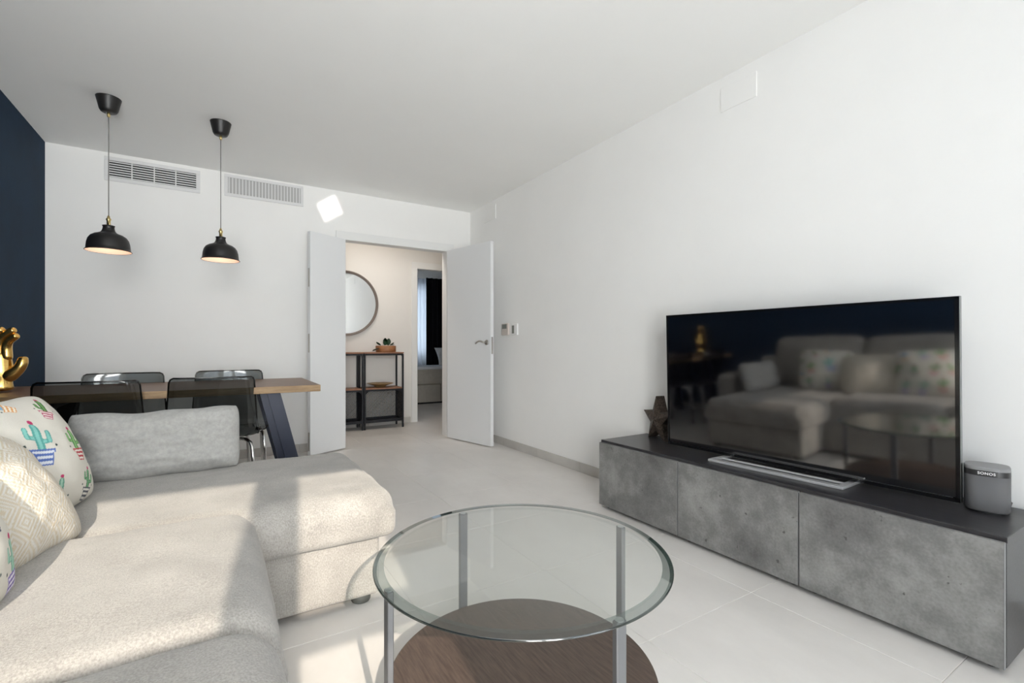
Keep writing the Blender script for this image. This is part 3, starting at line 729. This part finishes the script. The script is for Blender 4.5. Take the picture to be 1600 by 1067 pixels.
bm = bmesh.new(); tube(bm, [(0.052, -0.02, 0.03), (0.075, -0.045, 0.035), (0.085, -0.062, 0.02), (0.090, -0.058, 0.004), (0.110, -0.03, 0.004)], 0.0025, 8); obj('power_cord', bm, 'cord_grey', sp, True)
sp.rotation_euler = (0, 0, R(12))

# star ornament
star = thing('star_ornament', 'dark brown rusty metal star leaning beside the television', 'ornament', (2.36, 2.04, TOPZ), 0)
bm = bmesh.new(); ro, ri, th = 0.150, 0.066, 0.030
cz = 0.150 * math.cos(R(36))
ring = []
for k in range(10):
    a = PI / 2 + k * PI / 5; r_ = ro if k % 2 == 0 else ri
    ring.append((r_ * math.cos(a), r_ * math.sin(a) + cz))
fr = [bm.verts.new((x, -th, z)) for x, z in ring]; bk = [bm.verts.new((x, th, z)) for x, z in ring]
cf = bm.verts.new((0, -th - 0.020, cz)); cb = bm.verts.new((0, th + 0.020, cz))
for k in range(10):
    j = (k + 1) % 10
    bm.faces.new((fr[k], fr[j], cf)); bm.faces.new((bk[j], bk[k], cb)); bm.faces.new((fr[j], fr[k], bk[k], bk[j]))
bmesh.ops.recalc_face_normals(bm, faces=bm.faces)
obj('star_body', bm, 'star_rust', star)
star.rotation_euler = (0, 0, R(-106))

# ================================================================== DINING GROUP
dt = thing('dining_table', 'long walnut dining table with slanted dark blue steel legs', 'table', (-0.267, 3.75, 0))
TX, TY = 0.835, 0.425
b = bmesh.new(); bx(b, -TX, TX, -TY, TY, 0.707, 0.750, 0.003, 2)
for f in b.faces:
    if abs(f.normal.z) < 0.5: f.material_index = 1
obj('tabletop', b, ['table_wood', 'table_edge'], dt)
for s in (-1, 1):
    for q in (-1, 1):
        xt, xb, yc = 0.545 * s, 0.715 * s, q * 0.255
        bm = bmesh.new()
        prism(bm, [(xt - 0.018, 0.707), (xt + 0.060, 0.707), (xb + 0.066, 0.0), (xb - 0.012, 0.0)], yc - 0.045, yc + 0.045, 'y')
        prism(bm, [(xt - 0.060, 0.707), (xt - 0.018, 0.707), (xb - 0.012, 0.0), (xb - 0.054, 0.0)], yc - 0.020, yc + 0.020, 'y')
        obj('leg', bm, 'leg_blue', dt)
    obj('crossbar', box(0.545 * s - 0.05, 0.545 * s + 0.05, -0.22, 0.22, 0.665, 0.707), 'leg_blue', dt)
def make_chair(label):
    c = thing('dining_chair', label, 'chair', (0, 0, 0), 0, 'smoked plastic dining chairs')
    # shell profile: local +Y is where the sitter faces
    prof = [(0.235, 0.425), (0.228, 0.442), (0.20, 0.452), (0.12, 0.446), (0.02, 0.436), (-0.08, 0.436), (-0.150, 0.446), (-0.195, 0.470), (-0.218, 0.510), (-0.230, 0.58), (-0.242, 0.66), (-0.254, 0.74), (-0.263, 0.795), (-0.266, 0.812), (-0.267, 0.820)]
    bm = bmesh.new(); nu = 24; rows = []
    for i, (y, z) in enumerate(prof):
        if z < 0.5: hw = 0.240 - 0.012 * (y > 0.2)
        else: hw = 0.235 - 0.022 * (z - 0.5) / 0.32
        if i == len(prof) - 1: hw -= 0.020
        elif i == len(prof) - 2: hw -= 0.006
        if i == 0: hw -= 0.015
        row = []
        for k in range(nu + 1):
            t = -1 + 2 * k / nu
            edge = max(0, abs(t) - 0.82) / 0.18
            dy = 0.020 * (t * t) * (1 if z > 0.5 else 0.0) + (0.026 * edge ** 1.5 if z > 0.5 else 0)
            dz = 0.0 if z > 0.5 else -0.006 * (1 - t * t) + 0.010 * edge ** 1.5
            row.append(bm.verts.new((hw * t, y + dy, z + dz)))
        rows.append(row)
    for a, b_ in zip(rows, rows[1:]):
        for k in range(nu): bm.faces.new((a[k], a[k + 1], b_[k + 1], b_[k]))
    bmesh.ops.recalc_face_normals(bm, faces=bm.faces)
    s = obj('shell', bm, 'smoke_plastic', c, True)
    # thick rolled rim of the shell
    P = [Vector(v.co) for v in s.data.vertices]; nr = len(prof); w_ = nu + 1
    rim = [P[i * w_] for i in range(nr)] + [P[(nr - 1) * w_ + k] for k in range(1, w_)] + [P[i * w_ + nu] for i in range(nr - 2, -1, -1)] + [P[k] for k in range(nu - 1, -1, -1)]
    bm = bmesh.new(); tube(bm, rim, 0.0045, 8); obj('rim', bm, 'smoke_edge', s, True)
    for sx in (-1, 1):
        x = 0.185 * sx
        for (ya, yb) in ((0.17, 0.205), (-0.15, -0.19)):
            bm = bmesh.new(); sg = 1 if yb > ya else -1
            tube(bm, [(x - 0.03 * sx, ya - 0.06 * sg, 0.420), (x - 0.008 * sx, ya - 0.02 * sg, 0.417), (x + 0.012 * sx, ya + 0.006 * sg, 0.402), (x + 0.020 * sx, (ya + yb) / 2 + 0.003 * sg, 0.37), (x + 0.024 * sx, yb, 0.30), (x + 0.032 * sx, yb + 0.012 * sg, 0.006)], 0.0105, 12)
            l_ = obj('leg', bm, 'chrome', c, True)
            bm = bmesh.new(); lathe(bm, [(0, 0), (0.013, 0), (0.013, 0.012), (0, 0.012)], 14, cx=x + 0.032 * sx, cy=yb + 0.012 * sg); obj('foot_cap', bm, 'black_plastic', l_, True)
    for sy in (0.11, -0.09):
        bm = bmesh.new(); tube(bm, [(-0.16, sy, 0.420), (0.16, sy, 0.420)], 0.0095, 10); obj('seat_rail', bm, 'chrome', c, True)
    return c
ch = make_chair('smoked clear plastic dining chair on the sofa side, nearest the gold hand')
ch.location = (-0.575, 3.470, 0); ch.rotation_euler = (0, 0, R(-2))
dup(ch, (-0.036, 3.535, 0), R(1), 'smoked clear plastic dining chair on the sofa side, nearest the slanted table leg')
dup(ch, (-0.545, 3.885, 0), R(181), 'smoked clear plastic dining chair on the far wall side, left of the pair')
dup(ch, (0.062, 3.93, 0), R(179), 'smoked clear plastic dining chair on the far wall side, right of the pair')
# gold hand
hd = thing('hand_sculpture', 'shiny gold hand sculpture standing on the dining table by the blue wall', 'sculpture', (-1.030, 3.70, 0.750), 0)
def skin(name, chains, m, parent, sub=2):
    """one continuous surface grown over a branching skeleton: chains of (x, y, z, r); '@i' starts at an earlier vertex"""
    vs_, es, rs = [], [], []
    for chn in chains:
        prev = None
        for q in chn:
            if isinstance(q, int): prev = q; continue
            vs_.append(q[:3]); rs.append(q[3])
            if prev is not None: es.append((prev, len(vs_) - 1))
            prev = len(vs_) - 1
    me = bpy.data.meshes.new(name); me.from_pydata(vs_, es, [])
    o = bpy.data.objects.new(name, me); COL.objects.link(o)
    md = o.modifiers.new('skin', 'SKIN'); md.use_smooth_shade = True
    sv = me.skin_vertices[0].data
    for k, r_ in enumerate(rs):
        sv[k].radius = r_ if isinstance(r_, tuple) else (r_, r_)
    sv[0].use_root = True
    o.modifiers.new('sub', 'SUBSURF').levels = sub
    bpy.context.view_layer.update()
    dg = bpy.context.evaluated_depsgraph_get()
    me2 = bpy.data.meshes.new_from_object(o.evaluated_get(dg)); bpy.data.objects.remove(o)
    return obj(name, me2, m, parent, True)
skin('palm', [[(0.0, 0, 0.004, (0.066, 0.050)), (0.0, 0, 0.030, (0.058, 0.046)), (-0.002, 0, 0.065, (0.054, 0.044)), (-0.004, 0, 0.105, (0.066, 0.046)), (-0.012, 0, 0.155, (0.070, 0.040)), (-0.016, 0, 0.205, (0.066, 0.034)), (-0.016, 0, 0.225, (0.058, 0.028))]], 'gold', hd)
skin('thumb', [[(0.020, -0.008, 0.070, 0.040), (0.052, -0.016, 0.100, 0.036), (0.082, -0.022, 0.128, 0.029), (0.094, -0.022, 0.160, 0.028), (0.096, -0.018, 0.188, 0.024), (0.095, -0.016, 0.196, 0.016)]], 'gold', hd)
for k, (x0, z0, pts) in enumerate(((0.030, 0.200, ((0.026, 0.245), (0.034, 0.282), (0.056, 0.300), (0.074, 0.312))),
                                   (0.000, 0.210, ((-0.006, 0.262), (0.008, 0.302), (0.036, 0.328), (0.062, 0.344))),
                                   (-0.030, 0.205, ((-0.038, 0.258), (-0.030, 0.298), (-0.006, 0.328), (0.016, 0.346))),
                                   (-0.056, 0.190, ((-0.066, 0.232), (-0.066, 0.266), (-0.054, 0.292), (-0.040, 0.308))))):
    yk = -0.006 + 0.004 * k
    r_ = 0.0255 - (0.004 if k == 3 else 0)
    ch_ = [(x0, yk, z0 - 0.03, r_ * 1.05)] + [(px, yk - 0.010 * i, pz, r_ * (1.0 - 0.07 * i)) for i, (px, pz) in enumerate(pts)]
    ch_.append((pts[-1][0] + 0.007, yk - 0.034, pts[-1][1] + 0.003, r_ * 0.5))
    skin('finger', [ch_], 'gold', hd)

# ================================================================== HALL
def console(x0, label):
    c = thing('console_shelf', label, 'shelf unit', (x0, 5.74, 0), 0, 'black iron shelf units under the mirror')
    Wd, Dp, Ht, Mid = 0.49, 0.27, 0.935, 0.50
    for (x, y) in ((0.010, 0.010), (Wd - 0.010, 0.010), (0.010, Dp - 0.010), (Wd - 0.010, Dp - 0.010)):
        obj('leg', box(x - 0.010, x + 0.010, y - 0.010, y + 0.010, 0, Ht - 0.022, 0.001, 1), 'iron_black', c)
    for z in (Ht, Mid):
        obj('shelf_board', box(0.0 if z == Ht else 0.021, Wd if z == Ht else Wd - 0.021, -0.004 if z == Ht else 0.004, Dp, z - 0.016, z, 0.001, 1), 'shelf_wood', c)
    for z in (Ht - 0.016, Mid - 0.016, 0.115):
        for y in (0.010, Dp - 0.010):
            obj('rail', box(0.020, Wd - 0.020, y - 0.008, y + 0.008, z - 0.022 - 0.012 * (z < 0.2), z), 'iron_black', c)
        for x in (0.010, Wd - 0.010):
            obj('rail', box(x - 0.008, x + 0.008, 0.020, Dp - 0.020, z - 0.022, z), 'iron_black', c)
    obj('bottom_tray', box(0.02, Wd - 0.02, 0.02, Dp - 0.02, 0.088, 0.094), 'iron_black', c)
    def gusset(cx, cz, sx, sz, r, axis, at):
        pl = [(cx, cz), (cx + sx * r, cz)] + [(cx + sx * r * (1 - math.sin(t)), cz + sz * r * (1 - math.cos(t))) for t in [PI / 2 * k / 8 for k in range(9)]] 
        pl = [(cx, cz)] + [(cx + sx * r * (1 - math.sin(t)), cz + sz * r * (1 - math.cos(t))) for t in [PI / 2 * k / 8 for k in range(9)]]
        bm = bmesh.new(); prism(bm, pl, at - 0.004, at + 0.004, axis); obj('corner_gusset', bm, 'iron_black', c)
    for sx, cx in ((1, 0.020), (-1, Wd - 0.020)):
        gusset(cx, Mid - 0.038, sx, -1, 0.055, 'y', 0.010); gusset(cx, 0.115, sx, 1, 0.035, 'y', 0.010)
    for x in (0.010, Wd - 0.010):
        gusset(0.020, 0.093, 1, -1, 0.07, 'x', x); gusset(0.020, Ht - 0.038, 1, -1, 0.06, 'x', x); gusset(0.020, Mid - 0.038, 1, -1, 0.05, 'x', x); gusset(0.020, 0.115, 1, 1, 0.04, 'x', x)
    # expanded metal mesh: diagonal wires
    def meshpanel(w, h, place):
        bm = bmesh.new(); s = 0.020; n_ = int((w + h) / s)
        for sg in (1, -1):
            for k in range(n_ + 1):
                o_ = k * s
                a0, a1 = max(0, o_ - h), min(w, o_)
                if a1 - a0 < 0.004: continue
                p0, p1 = (a0, o_ - a0), (a1, o_ - a1)
                if sg < 0: p0, p1 = (p0[0], h - p0[1]), (p1[0], h - p1[1])
                tube(bm, [place(*p0), place(*p1)], 0.0024, 4, False)
        o = obj('wire_mesh', bm, 'iron_black', c); o['kind'] = 'stuff'
    meshpanel(Wd - 0.04, 0.36, lambda a, z: (0.02 + a, Dp - 0.010, 0.115 + z))
    for x in (0.010, Wd - 0.010): meshpanel(Dp - 0.04, 0.36, lambda a, z: (x, 0.02 + a, 0.115 + z))
    return c
c1 = console(1.470, 'black iron shelf unit carrying the wooden bowl and the plate')
c2 = dup(c1, (0.974, 5.74, 0), None, 'black iron shelf unit half hidden by the narrow door leaf')
pl = thing('plate', 'shallow bronze footed plate on the middle shelf of the console', 'plate', (1.700, 5.868, 0.5005))
bm = bmesh.new(); lathe(bm, [(0.0, 0.018), (0.06, 0.018), (0.062, 0.0), (0.066, 0.0), (0.070, 0.018), (0.12, 0.034), (0.158, 0.047), (0.160, 0.051), (0.156, 0.052), (0.11, 0.040), (0.06, 0.028), (0.0, 0.026)], 56)
obj('plate_body', bm, 'plate_bronze', pl, True)
bw = thing('planter_bowl', 'round wooden bowl planted with small dark green leaves on the console', 'planter', (1.775, 5.88, 0.9355))
bm = bmesh.new(); lathe(bm, [(0.0, 0.0), (0.118, 0.0), (0.122, 0.006), (0.124, 0.075), (0.122, 0.080), (0.116, 0.080), (0.114, 0.060), (0.0, 0.060)], 48); obj('bowl', bm, 'bowl_wood', bw, True)
def leafmesh(L_, w_):
    bm = bmesh.new(); rows = []
    for i in range(7):
        t = i / 6; w = w_ * math.sin(PI * min(1, t * 0.92 + 0.05)) ** 0.8; z = 0.25 * L_ * t * (1 - 0.7 * t)
        rows.append([bm.verts.new((s * w, L_ * t, z - abs(s) * 0.2 * w)) for s in (-1, 0, 1)])
    for a, b_ in zip(rows, rows[1:]):
        for k in (0, 1): bm.faces.new((a[k], a[k + 1], b_[k + 1], b_[k]))
    bmesh.ops.solidify(bm, geom=bm.faces[:], thickness=0.0012)
    me = bpy.data.meshes.new('leaf'); bm.to_mesh(me); bm.free(); me.materials.append(M['leaf_green']); return me
lm = leafmesh(0.085, 0.028)
for (x, y, z, rz, rx, s) in ((-0.06, -0.05, 0.075, 70, 25, 1), (-0.07, 0.0, 0.085, 120, 30, 0.9), (-0.02, -0.05, 0.08, 10, 60, 0.9), (0.02, -0.03, 0.085, -30, 65, 1.1), (0.03, -0.04, 0.075, -70, 30, 1.0), (0.0, 0.02, 0.10, 160, 60, 1.0), (0.01, 0.0, 0.10, 90, 50, 0.8), (-0.10, -0.06, 0.055, 100, -28, 1.2), (-0.12, -0.06, 0.05, 110, -25, 0.9), (0.06, 0.0, 0.08, -90, 15, 0.7)):
    o = bpy.data.objects.new('leaf', lm); COL.objects.link(o); o.parent = bw; o.location = (x, y, z); o.rotation_euler = Euler((R(rx), 0, R(rz)), 'XYZ'); o.scale = (s, s, s)
pm = bmesh.new(); bmesh.ops.create_icosphere(pm, subdivisions=2, radius=0.016); pme = bpy.data.meshes.new('pebble'); pm.to_mesh(pme); pm.free(); pme.materials.append(M['pebble_white'])
for (x, y) in ((0.055, -0.06), (0.085, -0.03), (-0.03, -0.085), (0.02, -0.09), (-0.07, -0.06)):
    o = bpy.data.objects.new('pebble', pme); COL.objects.link(o); o.parent = bw; o.location = (x, y, 0.074); o.scale = (1, 1.2, 0.8)
mi = thing('wall_mirror', 'round wall mirror with thin brown frame above the console', 'mirror', (1.312, HY, 1.538))
bm = bmesh.new(); lathe(bm, [(0.372, 0.0), (0.400, 0.0), (0.400, 0.045), (0.392, 0.047), (0.380, 0.024), (0.372, 0.020), (0.372, 0.0)], 96); bmesh.ops.rotate(bm, matrix=Matrix.Rotation(R(90), 3, 'X'), verts=bm.verts); obj('mirror_frame', bm, 'mirror_frame', mi, True)
bm = bmesh.new(); lathe(bm, [(0.374, 0.004), (0.374, 0.018)], 96, True, True); bmesh.ops.rotate(bm, matrix=Matrix.Rotation(R(90), 3, 'X'), verts=bm.verts); obj('mirror_pane', bm, 'mirror_glass', mi)
hl = thing('hall_fill_light', 'unseen flat round white ceiling light added to brighten the hall', 'ceiling light', (1.55, 5.16, ZC))  # fixture out of view, added to light the hall
bm = bmesh.new(); lathe(bm, [(0.0, -0.03), (0.125, -0.03), (0.13, -0.025), (0.13, 0.0), (0.0, 0.0)], 40); obj('light_body', bm, 'trim_white', hl, True)
bm = bmesh.new(); lathe(bm, [(0.0, -0.034), (0.115, -0.034), (0.115, -0.031), (0.0, -0.031)], 40); obj('diffuser', bm, 'hall_fill_glow', hl, True)
p = lamp('lamp_light', 'AREA', (0, 0, -0.04), 4.6, (1.0, 0.90, 0.80), shape='DISK', size=0.24); p.parent = hl
# bedroom
bed = thing('bed', 'low beige box bed with pale sheet seen through the bedroom doorway', 'bed', (3.5, 8.05, 0))
obj('bed_box', box(-0.95, 1.40, -0.22, 0.45, 0.03, 0.335, 0.008, 2), 'bed_beige', bed)
obj('plinth', box(-0.93, 1.38, -0.18, 0.43, 0.0, 0.03), 'black_plastic', bed)
obj('mattress', soft_box(-0.95, 1.40, -0.22, 0.46, 0.335, 0.62, 0.05, wob=0.003, seed=21), 'bed_beige', bed, True)
obj('sheet', soft_box(-0.96, 1.41, -0.23, 0.47, 0.600, 0.655, 0.025, wob=0.004, seed=22), 'bed_sheet', bed, True)
obj('panel_joint', box(-0.155, -0.149, -0.2215, -0.2195, 0.04, 0.33), 'duct_dark', bed)
put('bed_pillow', pillow_mesh('bed_pillow', 0.34, 0.20, 0.09, 40, None, seed=9), 'bed_sheet', 'pale blue pillow lying on the bed in the bedroom', 'pillow', (3.72, 7.98, 0.66), 0, 35, 0.20)
def drape(name, x0, x1, y, z0, z1, amp, wl, m, label):
    bm = bmesh.new(); n_ = int((x1 - x0) / wl * 12); lo, hi = [], []
    for k in range(n_ + 1):
        x = x0 + (x1 - x0) * k / n_; yy = y + amp * math.sin(2 * PI * x / wl) + 0.3 * amp * math.sin(2 * PI * x / wl * 0.37)
        lo.append(bm.verts.new((x, yy + 0.3 * amp * math.sin(9 * x), z0))); hi.append(bm.verts.new((x, yy, z1)))
    for k in range(n_): bm.faces.new((lo[k], lo[k + 1], hi[k + 1], hi[k]))
    bmesh.ops.solidify(bm, geom=bm.faces[:], thickness=0.003)
    return tag(obj(name, bm, m, None, True), label, 'curtain')
drape('sheer_curtain', 2.55, 3.46, 8.635, 0.03, 2.315, 0.020, 0.075, 'sheer_fabric', 'white sheer curtain at the bedroom window')
drape('blackout_curtain', 3.36, 4.7, 8.565, 0.03, 2.325, 0.022, 0.10, 'curtain_dark', 'black pleated curtain hanging behind the bed')
